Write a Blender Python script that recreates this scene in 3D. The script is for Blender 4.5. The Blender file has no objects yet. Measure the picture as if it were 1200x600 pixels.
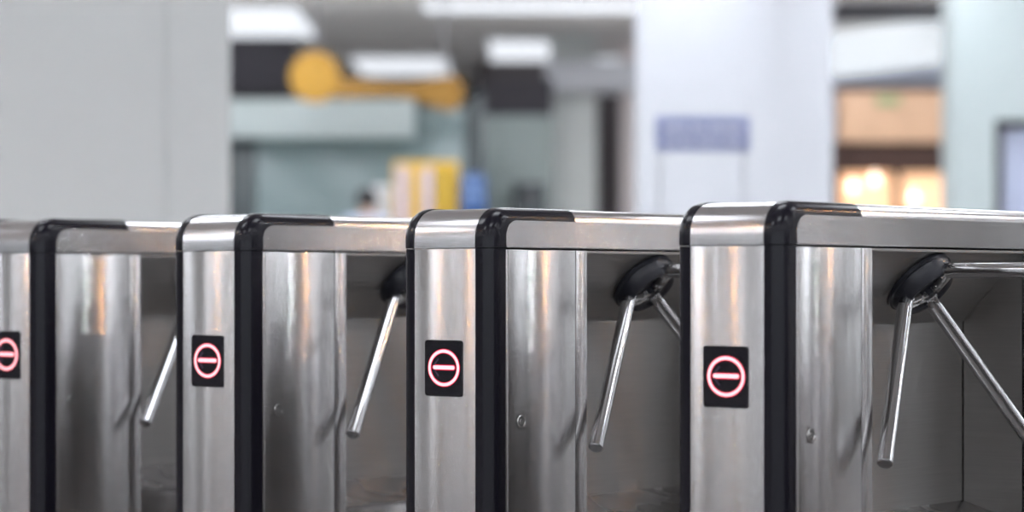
import bpy, bmesh, math, random
from mathutils import Vector, Matrix

random.seed(4)
COL = bpy.context.scene.collection
PI = math.pi
R2 = 2 ** -.5

# ------------------------------------------------------------------ helpers
def link(name, me, mat=None, parent=None, smooth=True):
    o = bpy.data.objects.new(name, me)
    COL.objects.link(o)
    if mat: me.materials.append(mat)
    if parent: o.parent = parent
    if smooth:
        for p in me.polygons: p.use_smooth = True
        me.set_sharp_from_angle(angle=math.radians(32))
    return o

def from_bm(name, bm, mat=None, parent=None, smooth=True):
    bmesh.ops.recalc_face_normals(bm, faces=bm.faces[:])
    me = bpy.data.meshes.new(name); bm.to_mesh(me); bm.free()
    return link(name, me, mat, parent, smooth)

def add_box(bm, x0, x1, y0, y1, z0, z1, bev=0.0, seg=2, mtx=None):
    vs = [bm.verts.new((x, y, z)) for x in (x0, x1) for y in (y0, y1) for z in (z0, z1)]
    fs = [bm.faces.new([vs[i] for i in q]) for q in
          ((0, 1, 3, 2), (4, 6, 7, 5), (0, 4, 5, 1), (2, 3, 7, 6), (0, 2, 6, 4), (1, 5, 7, 3))]
    new = vs
    if bev > 0:
        es = list({e for f in fs for e in f.edges})
        r = bmesh.ops.bevel(bm, geom=es, offset=bev, segments=seg, affect='EDGES', profile=.5)
        new = list({v for f in r['faces'] for v in f.verts} | {v for v in vs if v.is_valid})
    if mtx is not None:
        bmesh.ops.transform(bm, matrix=mtx, verts=[v for v in new if v.is_valid])

def box(name, x0, x1, y0, y1, z0, z1, mat, parent=None, bev=0.0, mtx=None):
    bm = bmesh.new(); add_box(bm, x0, x1, y0, y1, z0, z1, bev, mtx=mtx)
    return from_bm(name, bm, mat, parent)

def boxes(name, lst, mat, parent=None, bev=0.0):
    bm = bmesh.new()
    for b in lst: add_box(bm, *b, bev=bev)
    return from_bm(name, bm, mat, parent)

def prism(bm, pts, axis, a, b):
    """polygon pts (2-D) extruded along axis ('x','y','z') from a to b"""
    def P(p, t):
        return {'x': (t, p[0], p[1]), 'y': (p[0], t, p[1]), 'z': (p[0], p[1], t)}[axis]
    lo = [bm.verts.new(P(p, a)) for p in pts]; hi = [bm.verts.new(P(p, b)) for p in pts]
    n = len(pts)
    bm.faces.new(lo[::-1]); bm.faces.new(hi)
    for i in range(n):
        j = (i + 1) % n
        bm.faces.new((lo[i], lo[j], hi[j], hi[i]))

def frame_of(d):
    d = Vector(d).normalized()
    u = d.orthogonal().normalized(); w = d.cross(u)
    return d, u, w

def add_lathe(bm, prof, c, axis, n=48):
    """profile [(r,h)...] turned around axis through c"""
    d, u, w = frame_of(axis); c = Vector(c)
    rings = []
    for r, h in prof:
        if r < 1e-6: rings.append([bm.verts.new(c + d * h)])
        else: rings.append([bm.verts.new(c + d * h + (u * math.cos(2 * PI * i / n) + w * math.sin(2 * PI * i / n)) * r) for i in range(n)])
    for A, B in zip(rings, rings[1:]):
        for i in range(n):
            j = (i + 1) % n
            if len(A) == 1 and len(B) == 1: continue
            if len(A) == 1: bm.faces.new((A[0], B[j], B[i]))
            elif len(B) == 1: bm.faces.new((A[i], A[j], B[0]))
            else: bm.faces.new((A[i], A[j], B[j], B[i]))
    if len(rings[0]) > 1: bm.faces.new(rings[0][::-1])
    if len(rings[-1]) > 1: bm.faces.new(rings[-1])

def add_tube(bm, pts, r, n=24, cap=.003):
    """round tube along a polyline with mitred joints; rounded-over ends"""
    pts = [Vector(p) for p in pts]
    d0 = (pts[1] - pts[0]).normalized(); _, u, w = frame_of(d0)
    rings = []
    def ring(c, uu, ww, rr): rings.append([bm.verts.new(c + (uu * math.cos(2 * PI * i / n) + ww * math.sin(2 * PI * i / n)) * rr) for i in range(n)])
    ring(pts[0], u, w, r - cap); ring(pts[0] + d0 * cap, u, w, r)
    for k in range(1, len(pts) - 1):
        a = (pts[k] - pts[k - 1]).normalized(); b = (pts[k + 1] - pts[k]).normalized()
        m = (a + b).normalized()
        prev = rings[-1]; rg = []
        for v in prev:                                    # slide the ring along a onto the mitre plane
            t = (pts[k] - v.co).dot(m) / a.dot(m)
            rg.append(bm.verts.new(v.co + a * t))
        rings.append(rg)
        nr = []
        for v in rg:                                      # past the joint along b, square to b
            c = pts[k] + b * (r * 1.6)
            t = (c - v.co).dot(b)
            nr.append(bm.verts.new(v.co + b * t))
        rings.append(nr)
    a = (pts[-1] - pts[-2]).normalized()
    prev = rings[-1]
    e1 = [bm.verts.new(v.co + a * ((pts[-1] - v.co).dot(a) - cap)) for v in prev]; rings.append(e1)
    e2 = [bm.verts.new(pts[-1] + (v.co + a * cap - pts[-1]) * ((r - cap) / r)) for v in e1]; rings.append(e2)
    for A, B in zip(rings, rings[1:]):
        for i in range(n):
            j = (i + 1) % n
            bm.faces.new((A[i], A[j], B[j], B[i]))
    bm.faces.new(rings[0][::-1]); bm.faces.new(rings[-1])

def empty(name, loc=(0, 0, 0), rz=0, label=None, cat=None, group=None, kind=None):
    o = bpy.data.objects.new(name, None); COL.objects.link(o)
    o.location = loc; o.rotation_euler = (0, 0, rz); o.empty_display_size = .1
    return tag(o, label, cat, group, kind)

def tag(o, label=None, cat=None, group=None, kind=None):
    if label: o['label'] = label
    if cat: o['category'] = cat
    if group: o['group'] = group
    if kind: o['kind'] = kind
    return o

def structure(o): o['kind'] = 'structure'; return o

def copy_tree(o, parent=None):
    c = o.copy(); COL.objects.link(c)
    if parent: c.parent = parent
    for ch in list(o.children): copy_tree(ch, c)
    return c

# ------------------------------------------------------------------ materials
def new_mat(name):
    m = bpy.data.materials.new(name); m.use_nodes = True
    nt = m.node_tree; b = nt.nodes['Principled BSDF']
    return m, nt, b

def plain(name, col, rough=.5, metal=0.0, noise=.06, scale=6.0, bump=0.0, spec=.5, coat=0.0):
    """one colour with a slight procedural mottle"""
    m, nt, b = new_mat(name); N = nt.nodes; L = nt.links
    b.inputs['Roughness'].default_value = rough; b.inputs['Metallic'].default_value = metal
    b.inputs['Specular IOR Level'].default_value = spec
    b.inputs['Coat Weight'].default_value = coat; b.inputs['Coat Roughness'].default_value = .05
    tc = N.new('ShaderNodeTexCoord'); nz = N.new('ShaderNodeTexNoise')
    nz.inputs['Scale'].default_value = scale; nz.inputs['Detail'].default_value = 4
    L.new(tc.outputs['Object'], nz.inputs['Vector'])
    mx = N.new('ShaderNodeMix'); mx.data_type = 'RGBA'
    c = Vector(col)
    mx.inputs[6].default_value = (*(c * (1 - noise)), 1); mx.inputs[7].default_value = (*[min(1, q * (1 + noise)) for q in c], 1)
    L.new(nz.outputs['Fac'], mx.inputs[0]); L.new(mx.outputs[2], b.inputs['Base Color'])
    if bump:
        bp = N.new('ShaderNodeBump'); bp.inputs['Strength'].default_value = bump; bp.inputs['Distance'].default_value = .002
        L.new(nz.outputs['Fac'], bp.inputs['Height']); L.new(bp.outputs[0], b.inputs['Normal'])
    return m

def glow(name, col, strength):
    m, nt, b = new_mat(name)
    b.inputs['Base Color'].default_value = (*col, 1)
    b.inputs['Emission Color'].default_value = (*col, 1); b.inputs['Emission Strength'].default_value = strength
    b.inputs['Roughness'].default_value = .4
    return m

def steel(name, col=(.62, .61, .61), rough=.3, aniso=.75, warp=.35, grime=.15, tangent=(0, 0, 1), grain=1.0, groove=.28):
    """brushed stainless steel: grain along the sheet, stretched highlights, slightly wavy sheet, faint wear blotches"""
    m, nt, b = new_mat(name); N = nt.nodes; L = nt.links
    b.inputs['Metallic'].default_value = 1.0
    b.inputs['Anisotropic'].default_value = aniso
    cv = N.new('ShaderNodeCombineXYZ')
    for i in range(3): cv.inputs[i].default_value = tangent[i]
    L.new(cv.outputs[0], b.inputs['Tangent'])
    tc = N.new('ShaderNodeTexCoord')
    mp = N.new('ShaderNodeMapping'); L.new(tc.outputs['Object'], mp.inputs['Vector'])
    mp.inputs['Scale'].default_value = (6, 6, 420) if tangent[2] else (6, 420, 6)
    gr = N.new('ShaderNodeTexNoise'); gr.inputs['Scale'].default_value = 1; gr.inputs['Detail'].default_value = 3
    L.new(mp.outputs[0], gr.inputs['Vector'])
    bl = N.new('ShaderNodeTexNoise'); bl.inputs['Scale'].default_value = 5; bl.inputs['Detail'].default_value = 2
    bl.inputs['Roughness'].default_value = .6
    L.new(tc.outputs['Object'], bl.inputs['Vector'])
    # base colour: grain + wear
    mr = N.new('ShaderNodeMapRange'); mr.inputs[1].default_value = .3; mr.inputs[2].default_value = .7
    mr.inputs[3].default_value = 1 - .10 * grain; mr.inputs[4].default_value = 1 + .06 * grain
    L.new(gr.outputs['Fac'], mr.inputs[0])
    mb = N.new('ShaderNodeMapRange'); mb.inputs[1].default_value = .35; mb.inputs[2].default_value = .7
    mb.inputs[3].default_value = 1 - grime; mb.inputs[4].default_value = 1.0
    mb.interpolation_type = 'SMOOTHSTEP'; L.new(bl.outputs['Fac'], mb.inputs[0])
    mu = N.new('ShaderNodeMath'); mu.operation = 'MULTIPLY'
    L.new(mr.outputs[0], mu.inputs[0]); L.new(mb.outputs[0], mu.inputs[1])
    vm = N.new('ShaderNodeVectorMath'); vm.operation = 'SCALE'; vm.inputs[0].default_value = col
    L.new(mu.outputs[0], vm.inputs['Scale']); L.new(vm.outputs[0], b.inputs['Base Color'])
    # roughness
    rr = N.new('ShaderNodeMapRange'); rr.inputs[1].default_value = .3; rr.inputs[2].default_value = .7
    rr.inputs[3].default_value = rough * .92; rr.inputs[4].default_value = rough * 1.1
    rr.interpolation_type = 'SMOOTHSTEP'; L.new(bl.outputs['Fac'], rr.inputs[0]); L.new(rr.outputs[0], b.inputs['Roughness'])
    # wavy sheet
    wv = N.new('ShaderNodeTexNoise'); wv.inputs['Scale'].default_value = 1.5; wv.inputs['Detail'].default_value = 1
    L.new(tc.outputs['Object'], wv.inputs['Vector'])
    b1 = N.new('ShaderNodeBump'); b1.inputs['Strength'].default_value = warp; b1.inputs['Distance'].default_value = .02
    L.new(wv.outputs['Fac'], b1.inputs['Height'])
    # microscopic brush grooves: the normal tips at random across the grain
    sc_ = N.new('ShaderNodeVectorMath'); sc_.operation = 'SCALE'; sc_.inputs['Scale'].default_value = 9731.7
    L.new(tc.outputs['Object'], sc_.inputs[0])
    wn = N.new('ShaderNodeTexWhiteNoise'); wn.noise_dimensions = '3D'; L.new(sc_.outputs[0], wn.inputs['Vector'])
    sp = N.new('ShaderNodeSeparateColor'); L.new(wn.outputs['Color'], sp.inputs[0])
    a1 = N.new('ShaderNodeMath'); a1.operation = 'ADD'; L.new(sp.outputs[0], a1.inputs[0]); L.new(sp.outputs[1], a1.inputs[1])
    a2 = N.new('ShaderNodeMath'); a2.operation = 'SUBTRACT'; L.new(a1.outputs[0], a2.inputs[0]); a2.inputs[1].default_value = 1.0
    tv = N.new('ShaderNodeVectorMath'); tv.operation = 'SCALE'; tv.inputs[0].default_value = tuple(q * groove for q in tangent)
    L.new(a2.outputs[0], tv.inputs['Scale'])
    ad = N.new('ShaderNodeVectorMath'); ad.operation = 'ADD'; L.new(b1.outputs[0], ad.inputs[0]); L.new(tv.outputs[0], ad.inputs[1])
    nm = N.new('ShaderNodeVectorMath'); nm.operation = 'NORMALIZE'; L.new(ad.outputs[0], nm.inputs[0])
    L.new(nm.outputs[0], b.inputs['Normal'])
    return m

M_FRONT = steel('brushed_steel_front', (.66, .65, .65), .20, .85, .20, .06, grain=.5, groove=.36)
M_SIDE = steel('brushed_steel_side', (.58, .57, .57), .165, .85, .07, .06, grain=.5, groove=.34)
M_CAP = steel('satin_steel_cap', (.80, .79, .80), .16, .3, .08, .08, grain=.6, groove=.12)
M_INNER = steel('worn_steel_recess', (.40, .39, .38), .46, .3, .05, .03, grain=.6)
M_LEDGE = steel('worn_steel_ledge', (.5, .49, .49), .26, .3, .06, .08, tangent=(1, 0, 0), groove=.15)
M_CORE = plain('dark_steel_core', (.05, .05, .052), .6, .6)
M_TRIM = plain('black_gloss_trim', (.010, .009, .015), .2, 0, .05, spec=.28)
M_CHROME = plain('polished_steel_tube', (.64, .64, .65), .11, 1.0, .03)
M_CAST = plain('cast_steel_bracket', (.45, .44, .43), .3, 1.0, .12, 40)
M_HUB = plain('dark_blue_grey_plastic', (.022, .023, .032), .33, 0, .1, 30)
M_GLASS = plain('black_display_glass', (.010, .009, .014), .12, 0, .05)
M_RING = glow('led_core', (1.0, .50, .54), 1.05)
M_HALO = glow('led_diffuser_red', (.62, .004, .045), .5)  # red bloom round the indicator lights, added as a dim glowing layer
M_GHOST = plain('unlit_arrow', (.06, .035, .08), .3)
M_LOCK = plain('key_lock_steel', (.6, .59, .58), .25, 1.0, .05)
M_DARK = plain('lock_slot_dark', (.02, .02, .02), .6)

# ------------------------------------------------------------------ camera
F_PX, CAM_H = 2886.17, .834
cam = bpy.data.cameras.new('camera'); co = bpy.data.objects.new('camera', cam); COL.objects.link(co)
co.location = (0, 0, CAM_H); co.rotation_euler = (PI / 2, 0, 0)
cam.sensor_width = 36; cam.lens = F_PX / 1200 * 36; cam.shift_y = 27 / 1200
cam.dof.use_dof = True; cam.dof.focus_distance = 5.75; cam.dof.aperture_fstop = 1.45; cam.dof.aperture_blades = 0
cam.clip_end = 200
bpy.context.scene.camera = co

def at(px, py, d): return Vector(((px - 600) / F_PX * d, d, CAM_H + (327 - py) / F_PX * d))
def X(px, d): return (px - 600) / F_PX * d
def Z(py, d): return CAM_H + (327 - py) / F_PX * d

# ------------------------------------------------------------------ turnstile
XR, XL, FR, FL = .139, -.139, .094, -.098          # outer faces, and where the front trims meet the front panel
SEAM, TOP, RF = .906, 1.0, .072
LEN, REC0, REC1, DEEP = 1.45, .365, 1.075, .17

def path_lower(): return [((0, 0.0), (-1, 0)), ((0, SEAM - .0008), (-1, 0))]
def path_cap(y_end, n=10, y_start=None):
    p = []
    if y_start is None:
        p.append(((0, SEAM + .0008), (-1, 0)))
        for i in range(n + 1):
            a = i / n * PI / 2
            p.append(((RF - RF * math.cos(a), TOP - RF + RF * math.sin(a)), (-math.cos(a), math.sin(a))))
    else: p.append(((y_start, TOP), (0, 1)))
    p.append(((y_end, TOP), (0, 1)))
    return p
def sweep(bm, path, sec):
    """closed section of (x, depth inward) swept along a (y,z)+normal path"""
    rings = [[bm.verts.new((x, y - ny * d, z - nz * d)) for x, d in sec] for (y, z), (ny, nz) in path]
    n = len(sec)
    for A, B in zip(rings, rings[1:]):
        for i in range(n):
            j = (i + 1) % n
            bm.faces.new((A[i], A[j], B[j], B[i]))
    bm.faces.new(rings[0][::-1]); bm.faces.new(rings[-1])
RC = .031
def sec_trim(side, band=.056, lift=0.0, n=8):
    fl, xs = (FR, XR) if side > 0 else (FL, XL)
    s = [(fl, -lift)]
    for i in range(n + 1):
        a = i / n * PI / 2
        s.append((xs - side * RC + side * (RC + lift) * math.sin(a), RC - (RC + lift) * math.cos(a)))
    s.append((xs + side * lift, band)); s.append((fl, band))
    return s

def build_turnstile():
    t = empty('turnstile')
    # bulk behind the sheets
    core = [(-.132, .13, .03, .362, .0, .9), (-.132, .13, 1.08, 1.42, .0, .9), (-.132, -.04, .36, 1.09, .0, .9),
            (-.132, .13, .36, 1.09, 0, .222), (-.11, .11, .06, 1.40, .9, .99)]
    boxes('inner_frame', core, M_CORE, t)
    # front
    box('front_panel', FL, FR, .0012, .02, .0, SEAM - .001, M_FRONT, t, .0012)
    bm = bmesh.new(); sweep(bm, path_cap(.318), [(FL, 0.0006), (FR, 0.0006), (FR, .016), (FL, .016)])
    from_bm('front_cover', bm, M_CAP, t)
    for s in (1, -1):
        bm = bmesh.new(); sweep(bm, path_lower(), sec_trim(s)); from_bm('edge_trim', bm, M_TRIM, t)
        bm = bmesh.new(); sweep(bm, path_cap(.318, 14), sec_trim(s, lift=.0015)); from_bm('cap_trim', bm, M_TRIM, t)
    # long top cover with both long edges rounded over
    s = [(x, d) for x, d in sec_trim(1, .04)[:-1]] + [(x, d) for x, d in sec_trim(-1, .04)[:-1]][::-1]
    bm = bmesh.new(); sweep(bm, path_cap(LEN, y_start=.319), s); from_bm('top_cover', bm, M_CAP, t)
    # side fascia under the rounded edge (its front top corner is rounded)
    zt, y0, rr = .9715, .0555, .034
    pts = [(LEN, SEAM + .0015), (LEN, zt), (y0 + rr, zt)] + \
          [(y0 + rr - rr * math.sin(a), zt - rr + rr * math.cos(a)) for a in [i / 8 * PI / 2 for i in range(1, 9)]] + [(y0, SEAM + .0015)]
    for a, b in ((XR - .004, XR + .0022), (XL - .0022, XL + .004)):
        bm = bmesh.new(); prism(bm, pts, 'x', a, b)
        es = [e for e in bm.edges if abs(e.verts[0].co.x - e.verts[1].co.x) < 1e-6 and abs(abs(e.verts[0].co.x) - (XR + .0022)) < 1e-5]
        bmesh.ops.bevel(bm, geom=es, offset=.0018, segments=2, affect='EDGES')
        from_bm('side_fascia', bm, M_SIDE, t)
    # right side: frame strip, door with lock, post
    box('frame_strip', XR - .01, XR + .0005, .0565, .0645, .0, SEAM - .003, M_SIDE, t, .001)
    door = box('side_door', XR - .008, XR, .066, .3195, .01, SEAM - .003, M_SIDE, t, .0012)
    bm = bmesh.new()
    add_lathe(bm, [(.0160, 0), (.0160, .0020), (.0148, .004), (.0125, .004), (.0112, .0006), (.0070, .0006), (.0068, .0022), (.0062, .003), (0, .003)], (XR, .112, .500), (1, 0, 0), 32)
    lk = from_bm('key_lock', bm, M_LOCK, door)
    bm = bmesh.new()
    add_box(bm, XR + .0028, XR + .0034, .112 - .0009, .112 + .0009, .4965, .5035)
    add_box(bm, XR + .0028, XR + .0034, .112 - .0025, .112 + .0025, .4992, .5008)
    add_lathe(bm, [(.0178, -.0005), (.0178, .0009), (.0162, .0009), (.0162, -.0005)], (XR, .112, .500), (1, 0, 0), 32)
    add_lathe(bm, [(.0110, .0004), (.0110, .0010), (.0071, .0010), (.0071, .0004)], (XR, .112, .500), (1, 0, 0), 32)
    from_bm('key_slot', bm, M_DARK, door)
    box('corner_post', XR - .02, XR, .3215, REC0, .0, SEAM - .003, M_SIDE, t, .0012)
    # left side
    box('side_panel', XL, XL + .008, .0575, LEN - .01, .0, SEAM - .003, M_SIDE, t, .0012)
    # rear pylon
    box('side_panel', XR - .008, XR, REC1, LEN - .01, .0, SEAM - .003, M_SIDE, t, .0012)
    box('rear_panel', XL + .002, XR - .002, LEN - .02, LEN - .001, .0, SEAM - .002, M_FRONT, t, .0012)
    # recess
    xi = XR - DEEP
    z1 = .727
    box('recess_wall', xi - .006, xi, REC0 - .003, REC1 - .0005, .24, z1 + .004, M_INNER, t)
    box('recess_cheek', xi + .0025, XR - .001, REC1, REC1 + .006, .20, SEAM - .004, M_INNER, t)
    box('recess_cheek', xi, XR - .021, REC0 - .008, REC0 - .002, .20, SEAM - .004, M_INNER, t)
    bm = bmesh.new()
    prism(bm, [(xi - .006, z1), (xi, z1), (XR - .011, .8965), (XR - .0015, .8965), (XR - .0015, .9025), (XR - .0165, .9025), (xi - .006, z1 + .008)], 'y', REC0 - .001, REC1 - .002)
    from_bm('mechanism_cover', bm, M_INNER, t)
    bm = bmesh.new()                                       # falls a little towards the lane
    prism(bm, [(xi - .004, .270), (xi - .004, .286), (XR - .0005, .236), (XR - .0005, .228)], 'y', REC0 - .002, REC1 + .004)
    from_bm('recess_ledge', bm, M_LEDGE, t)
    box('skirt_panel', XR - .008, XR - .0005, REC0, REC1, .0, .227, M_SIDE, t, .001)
    # indicator
    ind = bmesh.new()
    def rrect(x0, x1, z0, z1_, r, n=5):
        out = []
        for cx_, cz_, a0 in ((x1 - r, z1_ - r, 0), (x0 + r, z1_ - r, 90), (x0 + r, z0 + r, 180), (x1 - r, z0 + r, 270)):
            for i in range(n + 1):
                a = math.radians(a0 + 90 * i / n); out.append((cx_ + r * math.cos(a), cz_ + r * math.sin(a)))
        return out
    prism(ind, rrect(-.0605, .0545, .5590, .6905, .006), 'y', -.0022, .004)
    es = [e for e in ind.edges if all(abs(v.co.y + .0022) < 1e-6 for v in e.verts)]
    bmesh.ops.bevel(ind, geom=es, offset=.001, segments=2, affect='EDGES')
    ip = from_bm('indicator_panel', ind, M_GLASS, t)
    cx_, cz_ = -.001, .6255
    def ring(rx, rz, w, y0, y1, name, mat):
        bm = bmesh.new(); n = 72; V = []
        for i in range(n):
            a = 2 * PI * i / n; c, s_ = math.cos(a), math.sin(a)
            V.append([bm.verts.new((cx_ + (rx + q) * c, y, cz_ + (rz + q) * s_)) for q, y in ((-w, y1), (-w, y0), (w, y0), (w, y1))])
        for i in range(n):
            A, B = V[i], V[(i + 1) % n]
            for k in range(4): bm.faces.new((A[k], A[(k + 1) % 4], B[(k + 1) % 4], B[k]))
        return from_bm(name, bm, mat, ip)
    def bar(hl, hh, y0, y1, name, mat):
        bm = bmesh.new(); prism(bm, rrect(cx_ - hl, cx_ + hl, cz_ + .001 - hh, cz_ + .001 + hh, hh * .98, 6), 'y', y0, y1)
        return from_bm(name, bm, mat, ip)
    ring(.0443, .0394, .0056, -.0025, -.001, 'ring_diffuser', M_HALO)
    tag(ring(.0443, .0394, .0036, -.0029, -.001, 'ring_light', M_RING), 'glowing pinkish red circle')
    bar(.0360, .0068, -.0025, -.001, 'bar_diffuser', M_HALO)
    tag(bar(.0335, .0046, -.0029, -.001, 'bar_light', M_RING), 'glowing pinkish red bar')
    bm = bmesh.new()
    for sg in (1, -1):
        mtx = Matrix.Translation((cx_ - .024, -.0024, cz_ + .001 + sg * .012)) @ Matrix.Rotation(-sg * math.radians(48), 4, 'Y')
        add_box(bm, -.011, .011, -.0002, .0005, -.002, .002, mtx=mtx)
    from_bm('unlit_arrow', bm, M_GHOST, ip)
    # tripod head
    A = Vector((R2, 0, -R2)); B = Vector((R2, 0, R2)); Y = Vector((0, 1, 0))
    C = Vector((.0655, .685, .834))
    # put the foot of the hub on the sloping cover
    sdist = ((xi - C.x) - (z1 - C.z)) * R2
    C = C + Vector((1, 0, -1)) * R2 * sdist
    bm = bmesh.new()
    add_lathe(bm, [(.0885, -.004), (.0885, .006), (.084, .0075), (.0825, .012), (.079, .022), (.074, .031), (.0675, .0405), (.066, .0425), (.060, .0425), (.052, .036), (.022, .034), (.018, .036), (.0175, .045), (.014, .0475), (0, .0475)], C, A, 56)
    hub = from_bm('tripod_hub', bm, M_HUB, t)
    for k, ang in enumerate((0, 120, 240)):
        e = B * math.cos(math.radians(ang)) + Y * math.sin(math.radians(ang))
        g = A.cross(e)
        d = (A + e).normalized()
        root = C + A * .031 + e * .0665
        bm = bmesh.new()
        add_tube(bm, [root - e * .016, root, root + d * .475], .0178, 28, .0022)
        arm = from_bm('arm', bm, M_CHROME, t)
        mtx = Matrix((( e.x, g.x, A.x, C.x), (e.y, g.y, A.y, C.y), (e.z, g.z, A.z, C.z), (0, 0, 0, 1)))
        bm = bmesh.new()
        add_box(bm, .014, .060, -.0115, -.0065, .036, .051, .0015, mtx=mtx)
        add_box(bm, .014, .060, .0065, .0115, .036, .051, .0015, mtx=mtx)
        add_box(bm, .026, .062, -.0095, .0095, .034, .0455, .002, mtx=mtx)
        from_bm('bracket', bm, M_CAST, arm)
        bm = bmesh.new()
        for q in (.024,):
            p = C + e * q + A * .043
            add_lathe(bm, [(.0055, -.0145), (.0062, -.0135), (.0062, .0135), (.0055, .0145)], p, g, 16)
        add_lathe(bm, [(.0058, .043), (.0058, .0475), (.0045, .0488), (0, .0488)], C + e * .045, A, 16)
        from_bm('bolt', bm, M_CHROME, arm)
    return t

YAW = math.radians(-39.51)
rdir = Vector((math.cos(YAW), math.sin(YAW), 0))
P0 = Vector((.53252, 5.21, 0))
proto = build_turnstile()
TL = ['brushed steel tripod turnstile nearest the camera, rightmost of the row',
      'brushed steel tripod turnstile second nearest the camera, before the yellow kiosk',
      'brushed steel tripod turnstile third from the camera, before the grey-green shop window',
      'brushed steel tripod turnstile farthest from the camera, cut off by the left picture edge']
TL.append('brushed steel tripod turnstile just outside the right picture edge, mirrored by the nearest one')
for k in (0, 1, 2, 3, -1):
    t = proto if k == 0 else copy_tree(proto)
    t.location = P0 - rdir * (FR + (.8007 * k if k >= 0 else -1.06)); t.rotation_euler = (0, 0, YAW)
    tag(t, TL[k], 'turnstile', 'row of tripod turnstiles')

# ------------------------------------------------------------------ hall shell
def tiles(name, c1, c2, scale, rough):
    m, nt, b = new_mat(name); N = nt.nodes; L = nt.links
    tc = N.new('ShaderNodeTexCoord'); br = N.new('ShaderNodeTexBrick')
    br.offset = 0; br.inputs['Color1'].default_value = (*c1, 1); br.inputs['Color2'].default_value = (*c2, 1)
    br.inputs['Mortar'].default_value = (*[q * .6 for q in c1], 1); br.inputs['Scale'].default_value = scale
    br.inputs['Mortar Size'].default_value = .006; br.inputs['Brick Width'].default_value = .6; br.inputs['Row Height'].default_value = .6
    L.new(tc.outputs['Object'], br.inputs['Vector']); L.new(br.outputs['Color'], b.inputs['Base Color'])
    b.inputs['Roughness'].default_value = rough
    return m
CEIL = 3.6
M_FLOOR = tiles('polished_stone_floor', (.20, .19, .185), (.23, .22, .215), 1.0, .25)
M_CEIL = plain('ceiling_board', (.88, .85, .83), .8)
M_WALL = plain('painted_wall', (.6, .6, .6), .6)
M_CLAD = plain('pale_glossy_cladding', (.78, .80, .795), .22, 0, .02, 2)
M_WHITE = plain('white_cladding', (.62, .635, .68), .4, 0, .02)
M_PINKW = plain('warm_white_panel', (.88, .80, .80), .5, 0, .02)
M_COLG = plain('grey_green_column', (.80, .84, .82), .5, 0, .02)
M_PORT = plain('pale_green_portal', (.49, .55, .55), .4, 0, .02)
M_BULK = plain('dark_bulkhead', (.045, .04, .05), .6)
M_TEAL = plain('grey_green_glass', (.20, .265, .27), .18, 0, .15, .5)
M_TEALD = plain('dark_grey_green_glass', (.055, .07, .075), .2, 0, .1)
M_FROST = plain('frosted_glass', (.34, .40, .39), .4, 0, .06, 1)
M_BROWN = plain('dark_brown_wall', (.075, .062, .066), .6)
M_BLUEG = plain('blue_grey_bulkhead', (.62, .68, .80), .5, 0, .05)
M_FILL = glow('fill_light_diffuser', (.90, .94, 1.0), 7)
M_LIGHTD = glow('dim_light_diffuser', (.90, .94, 1.0), .85)

structure(box('floor', -26, 26, -16, 46, -.1, 0, M_FLOOR))
structure(box('floor_bounce', -26, 26, 13.5, 45, 0, .004, tiles('pale_bounce_floor', (.62, .62, .61), (.66, .66, .65), 1.0, .3)))  # unseen pale floor added to bounce light onto the ceiling
structure(box('floor_darkener', 1.9, 24.7, 3.2, 13.4, 0, .004, tiles('dark_reflected_floor', (.05, .047, .045), (.06, .057, .055), 1.0, .35)))  # unseen dark floor added to darken what the steel sides reflect
structure(box('ceiling', -26, 26, -16, 46, CEIL, CEIL + .2, M_CEIL))
structure(box('wall_rear', -26, 26, 45.8, 46, 0, CEIL, M_WALL))
# the street front behind the camera: piers and lintels with tall open windows between
piers = [(x - .35, x + .35, -14.2, -13.8, 0, CEIL) for x in range(-25, 26, 4)] + [(-26, 26, -14.2, -13.8, 0, .5)]
structure(boxes('wall_front', piers, M_WALL))
structure(boxes('wall_left', [(-25.2, -24.8, -14, 46, 0, 2.9)] + [(-25.2, -24.8, y - .2, y + .2, 2.9, CEIL) for y in range(-13, 46, 4)], M_WALL))
structure(boxes('wall_right', [(24.8, 25.2, -14, 46, 0, 2.9)] + [(24.8, 25.2, y - .2, y + .2, 2.9, CEIL) for y in range(-13, 46, 4)], M_WALL))

# ceiling lights: a proto fixture (frame + diffuser), copied
def make_light():
    t = empty('ceiling_light')
    fr = [(-.62, .62, -.32, -.30, -.03, 0), (-.62, .62, .30, .32, -.03, 0), (-.62, -.60, -.30, .30, -.03, 0), (.60, .62, -.30, .30, -.03, 0)]
    boxes('fixture_frame', fr, plain('white_metal', (.8, .8, .8), .4), t)
    box('diffuser', -.6, .6, -.3, .3, -.025, -.004, M_LIGHTD, t)
    return t
lp = make_light(); first = True
vis = [(472, 31.8, 1.0, 4.6, 'long ceiling light behind the hanging orange sign'),
       (290, 26.4, 1.1, 5.0, 'bright ceiling light beside the top corner of the pale clad wall'),
       (632, 29.6, 1.0, 4.5, 'ceiling light over the round grey column'),
       (705, 31.6, .8, 4.0, 'ceiling light between the round column and the white pillar'),
       (650, 24.8, 2.2, 1.6, 'wide ceiling light cut by the top picture edge, above the round column')]
for px, d, sx, sy, lab in vis:
    o = lp if first else copy_tree(lp); first = False
    o.location = (X(px, d), d, CEIL); o.scale = (sx, sy, 1); tag(o, lab, 'ceiling light', 'ceiling lights of the hall')
for ch in lp.children:
    if ch.name.startswith('diffuser'): bright = ch.copy(); bright.data = ch.data.copy(); bright.data.materials[0] = M_FILL; COL.objects.link(bright)
fill_proto = copy_tree(lp)
for ch in list(fill_proto.children):
    if ch.name.startswith('diffuser'): bpy.data.objects.remove(ch)
bright.parent = fill_proto; used = False
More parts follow.
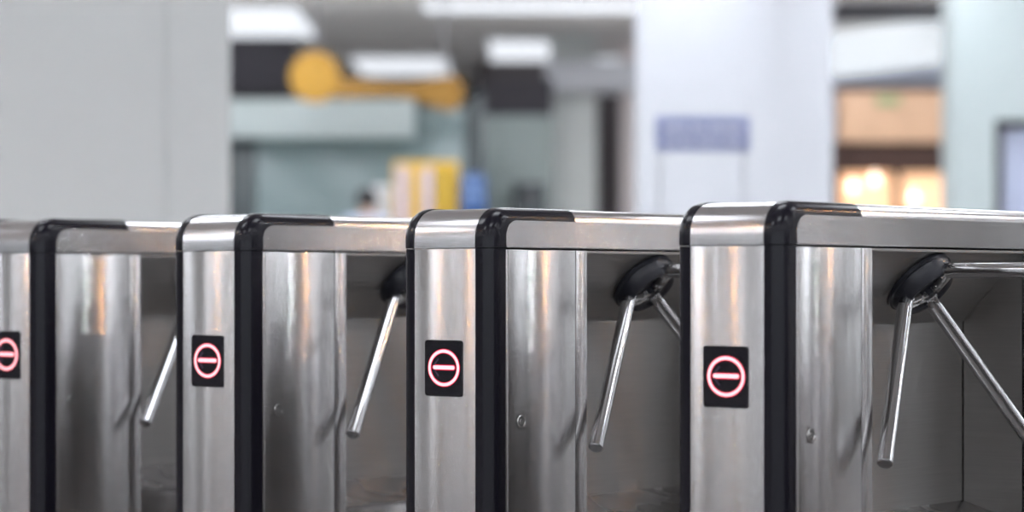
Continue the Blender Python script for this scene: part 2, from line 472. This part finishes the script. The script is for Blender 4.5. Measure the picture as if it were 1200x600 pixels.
for gx, gy in [(a, b) for a in range(-18, 19, 3) for b in (-10, -6.5, -3, 0, 3, 6, 9)] + [(a * 2.8, b) for a in range(-5, 6) for b in (12.5, 14.7, 17, 19.2, 21.0, 22.6)]:  # unseen bright panels added overhead to raise the light in the hall
        o = copy_tree(fill_proto) if used else fill_proto; used = True; o.location = (gx + .6, gy, CEIL); o.scale = (1, 1.5, 1)
        tag(o, 'unseen rectangular light panel added above the turnstile hall to brighten it', 'ceiling light', 'ceiling lights of the hall')

# warm downlights that the steel sheets mirror as streaks
def make_down(lampmat):
    t = empty('downlight')
    bm = bmesh.new(); add_lathe(bm, [(.10, 0), (.10, -.06), (.085, -.06), (.085, -.01), (0, -.01)], (0, 0, 0), (0, 0, 1), 32)
    from_bm('housing', bm, plain('downlight_white', (.8, .8, .8), .4), t)
    bm = bmesh.new(); add_lathe(bm, [(.083, -.04), (.06, -.05), (0, -.055)], (0, 0, 0), (0, 0, 1), 32)
    from_bm('lamp', bm, lampmat, t)
    return t
for lampmat, word, spots in ((glow('warm_lamp', (1.0, .45, .15), 900), 'warm', ((6.1, 8.1), (-5.3, 3.55), (-6.2, 5.8))),
                             (glow('white_lamp', (.92, .95, 1.0), 380), 'white', ((5.2, 6.9), (-5.9, 4.75), (7.1, 7.08)))):
    dl = make_down(lampmat)
    for i, (x, y) in enumerate(spots):
        o = dl if i == 0 else copy_tree(dl)
        o.location = (x, y, CEIL); o.scale = (1, 1, 1) if x > 0 else (.7, .7, .7); tag(o, 'round ' + word + ' ceiling downlight above the turnstiles', 'downlight', word + ' downlights')

# ------------------------------------------------------------------ background
# pale clad pier on the left, two sheets with an open joint
d = 12.5
structure(boxes('wall_pier', [(X(-140, d), X(194.2, d), d, d + .08, 0, CEIL), (X(196, d), X(268, d), d, d + .08, 0, CEIL), (X(-100, d), X(240, d), d + .02, d + .075, 0, CEIL)], M_CLAD))
# white square pillar
pil = structure(box('pillar', 0, 0, 0, 0, 0, 0, M_WHITE)); bpy.data.objects.remove(pil)
d = 17.0
bm = bmesh.new(); a = at(745, 0, 17.9); b_ = at(905, 0, d); c_ = at(976, 0, 17.6)
e_ = a + (c_ - b_)
prism(bm, [(q.x, q.y) for q in (a, b_, c_, e_)], 'z', 0, CEIL)
structure(from_bm('pillar', bm, M_WHITE))
# round grey column and neighbours
bm = bmesh.new(); add_lathe(bm, [(.27, 0), (.27, CEIL)], (X(672, 28), 28, 0), (0, 0, 1), 40)
structure(from_bm('column', bm, M_COLG))
d = 29
structure(box('trim_1', X(729, d), X(775, d), d, d + .4, 0, CEIL, M_PINKW))
structure(box('wall_recess', X(560, 31), X(800, 31), 31, 31.3, 0, CEIL, M_BROWN))
structure(box('trim_2', X(640, 27), X(765, 27), 27, 27.8, Z(104, 27), Z(72, 27), M_WHITE))
structure(box('wall_shop_back', X(180, 36), X(700, 36), 36, 36.2, 0, CEIL, M_BULK))
structure(box('trim_3', X(240, 28), X(345, 28), 28, 28.4, Z(110, 28), CEIL, M_BULK))

# glazed shop with a white fascia
d = 25
t = empty('shop_front', (X(400, d), d, 0), 0, 'grey-green glazed shop front under a white fascia, behind the hanging orange sign', 'shop front')
def loc_box(name, px0, px1, py0, py1, dd, depth, mat, floor=False):
    x0, x1 = X(px0, dd) - t.location.x, X(px1, dd) - t.location.x
    z1 = Z(py0, dd); z0 = 0 if floor else Z(py1, dd)
    return box(name, x0, x1, dd - t.location.y, dd - t.location.y + depth, z0, z1, mat, t, .01)
loc_box('fascia', 240, 485, 116, 160, 24.6, .5, M_PORT)
loc_box('glass_front', 300, 545, 160, 0, d, .08, M_TEAL, True)
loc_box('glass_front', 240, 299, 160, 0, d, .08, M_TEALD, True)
loc_box('side_glass', 486, 545, 126, 160, d, .08, M_TEAL)
loc_box('door_post', 546, 567, 110, 0, d, .2, M_TEALD, True)
t = empty('partition', (X(605, 26.5), 26.5, 0), 0, 'frosted grey-green glass partition left of the round column', 'partition')
loc_box('pane', 567, 648, 135, 0, 26.5, .06, M_FROST, True)
loc_box('header', 560, 648, 92, 135, 26.5, .08, M_BULK)
t = empty('ticket_machine', (X(620, 26), 26, 0), 0, 'small dark grey-green machine standing before the frosted partition', 'machine')
loc_box('cabinet', 601, 640, 214, 0, 25.9, .4, M_TEALD, True)
loc_box('screen', 614, 627, 222, 236, 25.88, .03, M_BULK)

# hanging orange sign: disc plus long board
d = 23.5
M_ORANGE = plain('orange_sign', (.47, .245, .022), .45, 0, .05)
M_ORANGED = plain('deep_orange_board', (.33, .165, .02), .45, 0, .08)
t = empty('hanging_sign', (X(440, d), d, CEIL), 0, 'orange hanging sign with a round disc and a long board, under the ceiling', 'sign')
bm = bmesh.new(); c = at(369, 90, d) - t.location
add_lathe(bm, [(.235, 0), (.245, .02), (.245, .08), (.235, .1)], c, (0, 1, 0), 48)
from_bm('disc', bm, M_ORANGE, t)
bm = bmesh.new()
pts = [(395, 92), (418, 92), (440, 96), (480, 98), (510, 91), (532, 88), (543, 98), (543, 118), (530, 129), (515, 127), (490, 116), (460, 111), (420, 113), (395, 115)]
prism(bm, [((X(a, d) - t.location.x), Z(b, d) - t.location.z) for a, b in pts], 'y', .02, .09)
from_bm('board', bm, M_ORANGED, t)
M_RODM = plain('grey_rod', (.25, .25, .26), .4, .8)
for px, py in ((369, 62), (520, 90)):
    bm = bmesh.new(); p = at(px, py, d) - t.location
    add_tube(bm, [(p.x, .05, p.z - .02), (p.x, .05, -.0)], .012, 10, .001); from_bm('rod', bm, M_RODM, t)

# yellow display kiosk with pale posters, blue stand, white board
M_YEL = plain('yellow_panel', (.70, .42, .025), .45, 0, .05)
M_YELD = plain('amber_panel', (.50, .31, .02), .45, 0, .05)
M_POST = plain('pale_pink_poster', (.56, .46, .52), .5, 0, .1, 5)
M_BLUE = plain('blue_plastic', (.018, .075, .24), .4, 0, .05)
M_BLUEL = plain('pale_blue_label', (.18, .28, .50), .5, 0, .05)
d = 22
t = empty('display_kiosk', (X(500, d), d, 0), 0, 'yellow display kiosk with pale pink poster strips, beside the blue stand', 'kiosk')
loc_box('body', 461, 537, 189, 0, d, .35, M_YEL, True)
loc_box('side_board', 509, 536, 196, 0, d - .03, .03, M_YELD, True)
loc_box('poster', 465, 479, 195, 0, d - .03, .02, M_POST, True)
loc_box('poster', 494, 507, 196, 0, d - .03, .02, M_POST, True)
t = empty('display_stand', (X(554, d), d, 0), 0, 'blue round-topped display stand right of the yellow kiosk', 'display stand')
bm = bmesh.new(); z1 = Z(203, d)
add_lathe(bm, [(.13, 0), (.13, .03), (.12, .05), (.12, z1 - .08), (.10, z1 - .02), (.05, z1), (0, z1)], (0, 0, 0), (0, 0, 1), 32); from_bm('body', bm, M_BLUE, t)
bm = bmesh.new()
for a_, b2 in ((Z(218, d), Z(210, d)), (Z(235, d), Z(226, d))):
    n = 12; lo = []; hi = []
    for i in range(n + 1):
        an = -PI / 2 + (i / n - .5) * 1.7
        lo.append(bm.verts.new((.1225 * math.cos(an), .1225 * math.sin(an), a_))); hi.append(bm.verts.new((.1225 * math.cos(an), .1225 * math.sin(an), b2)))
    for i in range(n): bm.faces.new((lo[i], lo[i + 1], hi[i + 1], hi[i]))
o = from_bm('label_band', bm, M_BLUEL, t)
sm = o.modifiers.new('thick', 'SOLIDIFY'); sm.thickness = .002
d = 22.6
t = empty('notice_board', (X(450, d), d, 0), 0, 'small white notice board on a post left of the yellow kiosk', 'notice board')
loc_box('board', 437, 461, 217, 262, d - .1, .04, M_WHITE)
loc_box('post', 447, 453, 262, 0, d - .08, .03, M_RODM, True)
box('foot', -.1, .1, -.2, .06, 0, .02, M_RODM, t, .005)

# blue sign on two thin posts
d = 14
M_SIGN = plain('blue_sign', (.34, .38, .62), .4, 0, .04)
M_SIGNL = plain('pale_lettering', (.74, .76, .88), .5, 0, .03)
t = empty('post_sign', (X(824, d), d, 0), math.radians(6), 'blue sign with pale lines of text on two thin posts, before the white pillar', 'sign')
w = X(880, d) - X(768, d)
box('sign_board', -w / 2, w / 2, 0, .03, Z(177, d), Z(136, d), M_SIGN, t, .004)
bm = bmesh.new()
for z_, h_ in ((Z(150, d), .03), (Z(165, d), .026)):
    x = -w / 2 + .05
    while x < w / 2 - .06:
        q = random.uniform(.018, .05); add_box(bm, x, min(x + q, w / 2 - .05), -.003, .002, z_ - h_ / 2, z_ + h_ / 2); x += q + random.choice((.008, .008, .02))
from_bm('lettering', bm, M_SIGNL, t)
M_POSTG = plain('pale_grey_post', (.55, .56, .6), .4, .3)
for s in (-1, 1):
    bm = bmesh.new(); add_tube(bm, [(s * (w / 2 - .03), .04, .012), (s * (w / 2 - .03), .04, Z(140, d))], .011, 12, .001); from_bm('post', bm, M_POSTG, t)
    box('foot', s * (w / 2 - .03) - .06, s * (w / 2 - .03) + .06, -.1, .18, 0, .015, M_POSTG, t, .004)

# wooden shop on the right
d = 24
M_WOOD = plain('light_wood_fascia', (.66, .41, .26), .5, 0, .12, 3)
M_WOODD = plain('dark_brown_soffit', (.055, .022, .014), .6)
M_WARM = glow('warm_lit_display', (1.0, .60, .34), .62)
M_BULB = glow('warm_bulb', (1.0, .80, .62), 3.0)
t = empty('wooden_shop', (X(1050, d), d, 0), 0, 'warm lit wooden shop front with a light wood fascia, right of the white pillar', 'shop front')
loc_box('fascia', 984, 1125, 106, 166, d, .3, M_WOOD)
loc_box('cornice', 980, 1125, 100, 106, d - .03, .35, M_WOODD)
loc_box('soffit_band', 978, 1125, 166, 201, d + .1, .3, M_WOODD)
loc_box('frame_post', 972, 984, 171, 0, d, .2, M_WOODD, True)
loc_box('frame_post', 1049, 1056, 197, 0, d + .1, .15, M_WOODD, True)
loc_box('frame_post', 1114, 1125, 197, 0, d + .1, .15, M_WOODD, True)
loc_box('display_window', 984, 1049, 197, 0, d + .2, .1, M_WARM, True)
loc_box('display_window', 1056, 1114, 197, 0, d + .2, .1, M_WARM, True)
for px, py in ((1001, 219), (1027, 210), (1073, 232)):
    bm = bmesh.new(); p = at(px, py, d) - t.location; p.y = .12
    add_lathe(bm, [(0, -.05), (.03, -.042), (.05, -.01), (.045, .02), (.02, .05), (.016, .08), (0, .08)], p, (0, 0, 1), 20); from_bm('bulb', bm, M_BULB, t)
M_EXIT = plain('green_sign', (.34, .40, .20), .5)
t = empty('exit_sign', (X(1040, d), d - .05, Z(118, d)), 0, 'small green sign on the light wood fascia', 'sign')
w = X(1054, d) - X(1026, d)
box('sign_box', -w / 2, w / 2, 0, .048, -.045, .045, M_EXIT, t, .005)

# pale portal at the far right with a dark-framed screen
d = 20
structure(boxes('trim_4', [(X(1116, d), X(1166, d), d, d + .5, 0, CEIL), (X(1166, d), X(1330, d), d, d + .5, Z(140, d), CEIL)], M_PORT))
t = empty('screen_door', (X(1220, d), d + .1, 0), 0, 'pale blue glass door in a dark frame at the right picture edge', 'door')
loc_box('frame', 1166, 1175, 140, 0, d + .1, .12, M_BULK, True)
loc_box('frame', 1175, 1330, 140, 150, d + .1, .12, M_BULK)
M_SCR = plain('pale_blue_glass', (.46, .50, .66), .25, 0, .04)
loc_box('pane', 1175, 1330, 150, 0, d + .15, .04, M_SCR, True)

# ceiling beam running up to the right, dark slot and blue-grey bulkhead behind
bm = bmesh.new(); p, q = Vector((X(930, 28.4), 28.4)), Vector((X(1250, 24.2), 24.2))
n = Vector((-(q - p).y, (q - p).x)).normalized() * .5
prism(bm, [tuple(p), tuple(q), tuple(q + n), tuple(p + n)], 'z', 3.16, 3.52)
tag(from_bm('glowing_beam', bm, glow('cove_diffuser', (.84, .90, .95), .62)), 'long pale ceiling beam with added glow rising to the right over the wooden shop', 'ceiling light')  # the whole beam glows, standing in for cove lighting
structure(box('trim_6', X(900, 30), X(1260, 30), 30, 30.3, 0, CEIL, M_BLUEG))
structure(box('trim_7', X(985, 24.6), X(1130, 24.6), 24.6, 26.2, CEIL - .03, CEIL - .001, M_BULK))

# ------------------------------------------------------------------ person behind the turnstiles
def skin_mesh(name, verts, edges, radii, mat, parent, root=0, sub=2):
    me = bpy.data.meshes.new(name); me.from_pydata(verts, edges, []); me.update()
    o = bpy.data.objects.new(name, me); COL.objects.link(o); o.parent = parent
    me.materials.append(mat)
    m = o.modifiers.new('skin', 'SKIN'); m.use_smooth_shade = True
    for i, r in enumerate(radii):
        sv = me.skin_vertices[0].data[i]; sv.radius = (r, r) if not isinstance(r, tuple) else r; sv.use_root = (i == root)
    s = o.modifiers.new('sub', 'SUBSURF'); s.levels = sub; s.render_levels = sub
    return o
M_SKIN = plain('skin', (.52, .33, .24), .5); M_HAIR = plain('black_hair', (.008, .007, .008), .45)
M_SHIRT = plain('pale_blue_shirt', (.50, .56, .72), .8); M_TROU = plain('dark_trousers', (.03, .03, .04), .8); M_EYE = plain('dark_eyes', (.02, .015, .01), .3)
d = 21.2
per = empty('person', (X(430, d), d, 0), math.radians(-162), 'person with short black hair in a pale blue shirt, seen from behind', 'person')
H = Z(221, d); k = H / 1.70
S = lambda *p: tuple(q * k for q in p)
vs = [S(0, 0, .95), S(0, 0, 1.12), S(0, .01, 1.32), S(0, .015, 1.43), S(0, 0, 1.49), S(0, -.015, 1.56), S(0, -.015, 1.63)]
ed = [(0, 1), (1, 2), (2, 3), (3, 4), (4, 5), (5, 6)]; ra = [(.15, .11), (.135, .10), (.16, .11), (.09, .08), (.055, .055), (.072, .088), (.07, .085)]
for s in (-1, 1):
    b0 = len(vs)
    vs += [S(s * .17, .01, 1.40), S(s * .21, .03, 1.13), S(s * .22, -.05, .89), S(s * .22, -.07, .82)]
    ed += [(2, b0), (b0, b0 + 1), (b0 + 1, b0 + 2), (b0 + 2, b0 + 3)]; ra += [.055, .042, .03, .034]
    for i, (dx, dy, ln) in enumerate(((-.02, -.03, .055), (-.008, -.01, .085), (0, .005, .09), (.006, .02, .083), (.01, .035, .065))):
        f = len(vs); vs += [S(s * .22 + s * dx * .3, -.07 + dy, .79), S(s * .215 + s * dx * .3, -.08 + dy * 1.2, .79 - ln)]
        ed += [(b0 + 3, f), (f, f + 1)]; ra += [.010, .008]
    g = len(vs)
    vs += [S(s * .09, 0, .88), S(s * .10, -.02 * s, .48), S(s * .10, .03, .09), S(s * .11, -.13, .035)]
    ed += [(0, g), (g, g + 1), (g + 1, g + 2), (g + 2, g + 3)]; ra += [.09, .06, .045, .035]
skin_mesh('body', vs, ed, [tuple(q * k for q in r) if isinstance(r, tuple) else r * k for r in ra], M_SKIN, per)
cv = [S(0, 0, .93), S(0, 0, 1.12), S(0, .01, 1.32), S(0, .012, 1.44)]; ce = [(0, 1), (1, 2), (2, 3)]; cr = [(.17, .13), (.155, .12), (.18, .13), (.085, .085)]
for s in (-1, 1):
    b0 = len(cv); cv += [S(s * .17, .01, 1.40), S(s * .21, .03, 1.13), S(s * .22, -.045, .92)]; ce += [(2, b0), (b0, b0 + 1), (b0 + 1, b0 + 2)]; cr += [.07, .058, .045]
skin_mesh('shirt', cv, ce, [tuple(q * k for q in r) if isinstance(r, tuple) else r * k for r in cr], M_SHIRT, per)
tv = [S(0, 0, .96)]; te = []; tr = [(.16, .125)]
for s in (-1, 1):
    g = len(tv); tv += [S(s * .09, 0, .86), S(s * .10, -.02 * s, .48), S(s * .10, .03, .10)]; te += [(0, g), (g, g + 1), (g + 1, g + 2)]; tr += [.10, .075, .065]
skin_mesh('trousers', tv, te, [tuple(q * k for q in r) if isinstance(r, tuple) else r * k for r in tr], M_TROU, per)
def ellipsoid(name, c, r, mat, cut=None):
    bm = bmesh.new(); bmesh.ops.create_uvsphere(bm, u_segments=32, v_segments=24, radius=1)
    for v in bm.verts: v.co = Vector((v.co.x * r[0], v.co.y * r[1], v.co.z * r[2])) + Vector(c)
    if cut: bmesh.ops.delete(bm, geom=[v for v in bm.verts if cut(v.co - Vector(c))], context='VERTS')
    return from_bm(name, bm, mat, per)
o = ellipsoid('hair', S(0, -.005, 1.605), S(.098, .114, .112), M_HAIR, lambda q: q.y < -.045 * k and q.z < .045 * k or q.z < -.07 * k)
sm = o.modifiers.new('thick', 'SOLIDIFY'); sm.thickness = .012
for s in (-1, 1):
    ellipsoid('eye', S(s * .030, -.098, 1.60), S(.012, .008, .008), M_EYE)
    ellipsoid('ear', S(s * .080, -.01, 1.585), S(.012, .022, .033), M_SKIN)
ellipsoid('nose', S(0, -.108, 1.575), S(.013, .02, .024), M_SKIN)
ellipsoid('mouth', S(0, -.096, 1.535), S(.024, .008, .007), plain('lips', (.4, .16, .14), .5))

# ------------------------------------------------------------------ daylight and view
w = bpy.data.worlds.new('world'); bpy.context.scene.world = w; w.use_nodes = True
bg = w.node_tree.nodes['Background']; bg.inputs[0].default_value = (.86, .93, 1.0, 1); bg.inputs[1].default_value = 2.0
sc = bpy.context.scene
sc.view_settings.view_transform = 'Standard'; sc.view_settings.look = 'None'
sc.view_settings.exposure = 0.1; sc.view_settings.gamma = 1.0; sc.view_settings.use_curve_mapping = False
sc.cycles.max_bounces = 10; sc.cycles.diffuse_bounces = 5; sc.cycles.glossy_bounces = 6
sc.cycles.sample_clamp_indirect = 6.0; sc.cycles.use_denoising = True; sc.cycles.denoising_input_passes = 'RGB_ALBEDO'
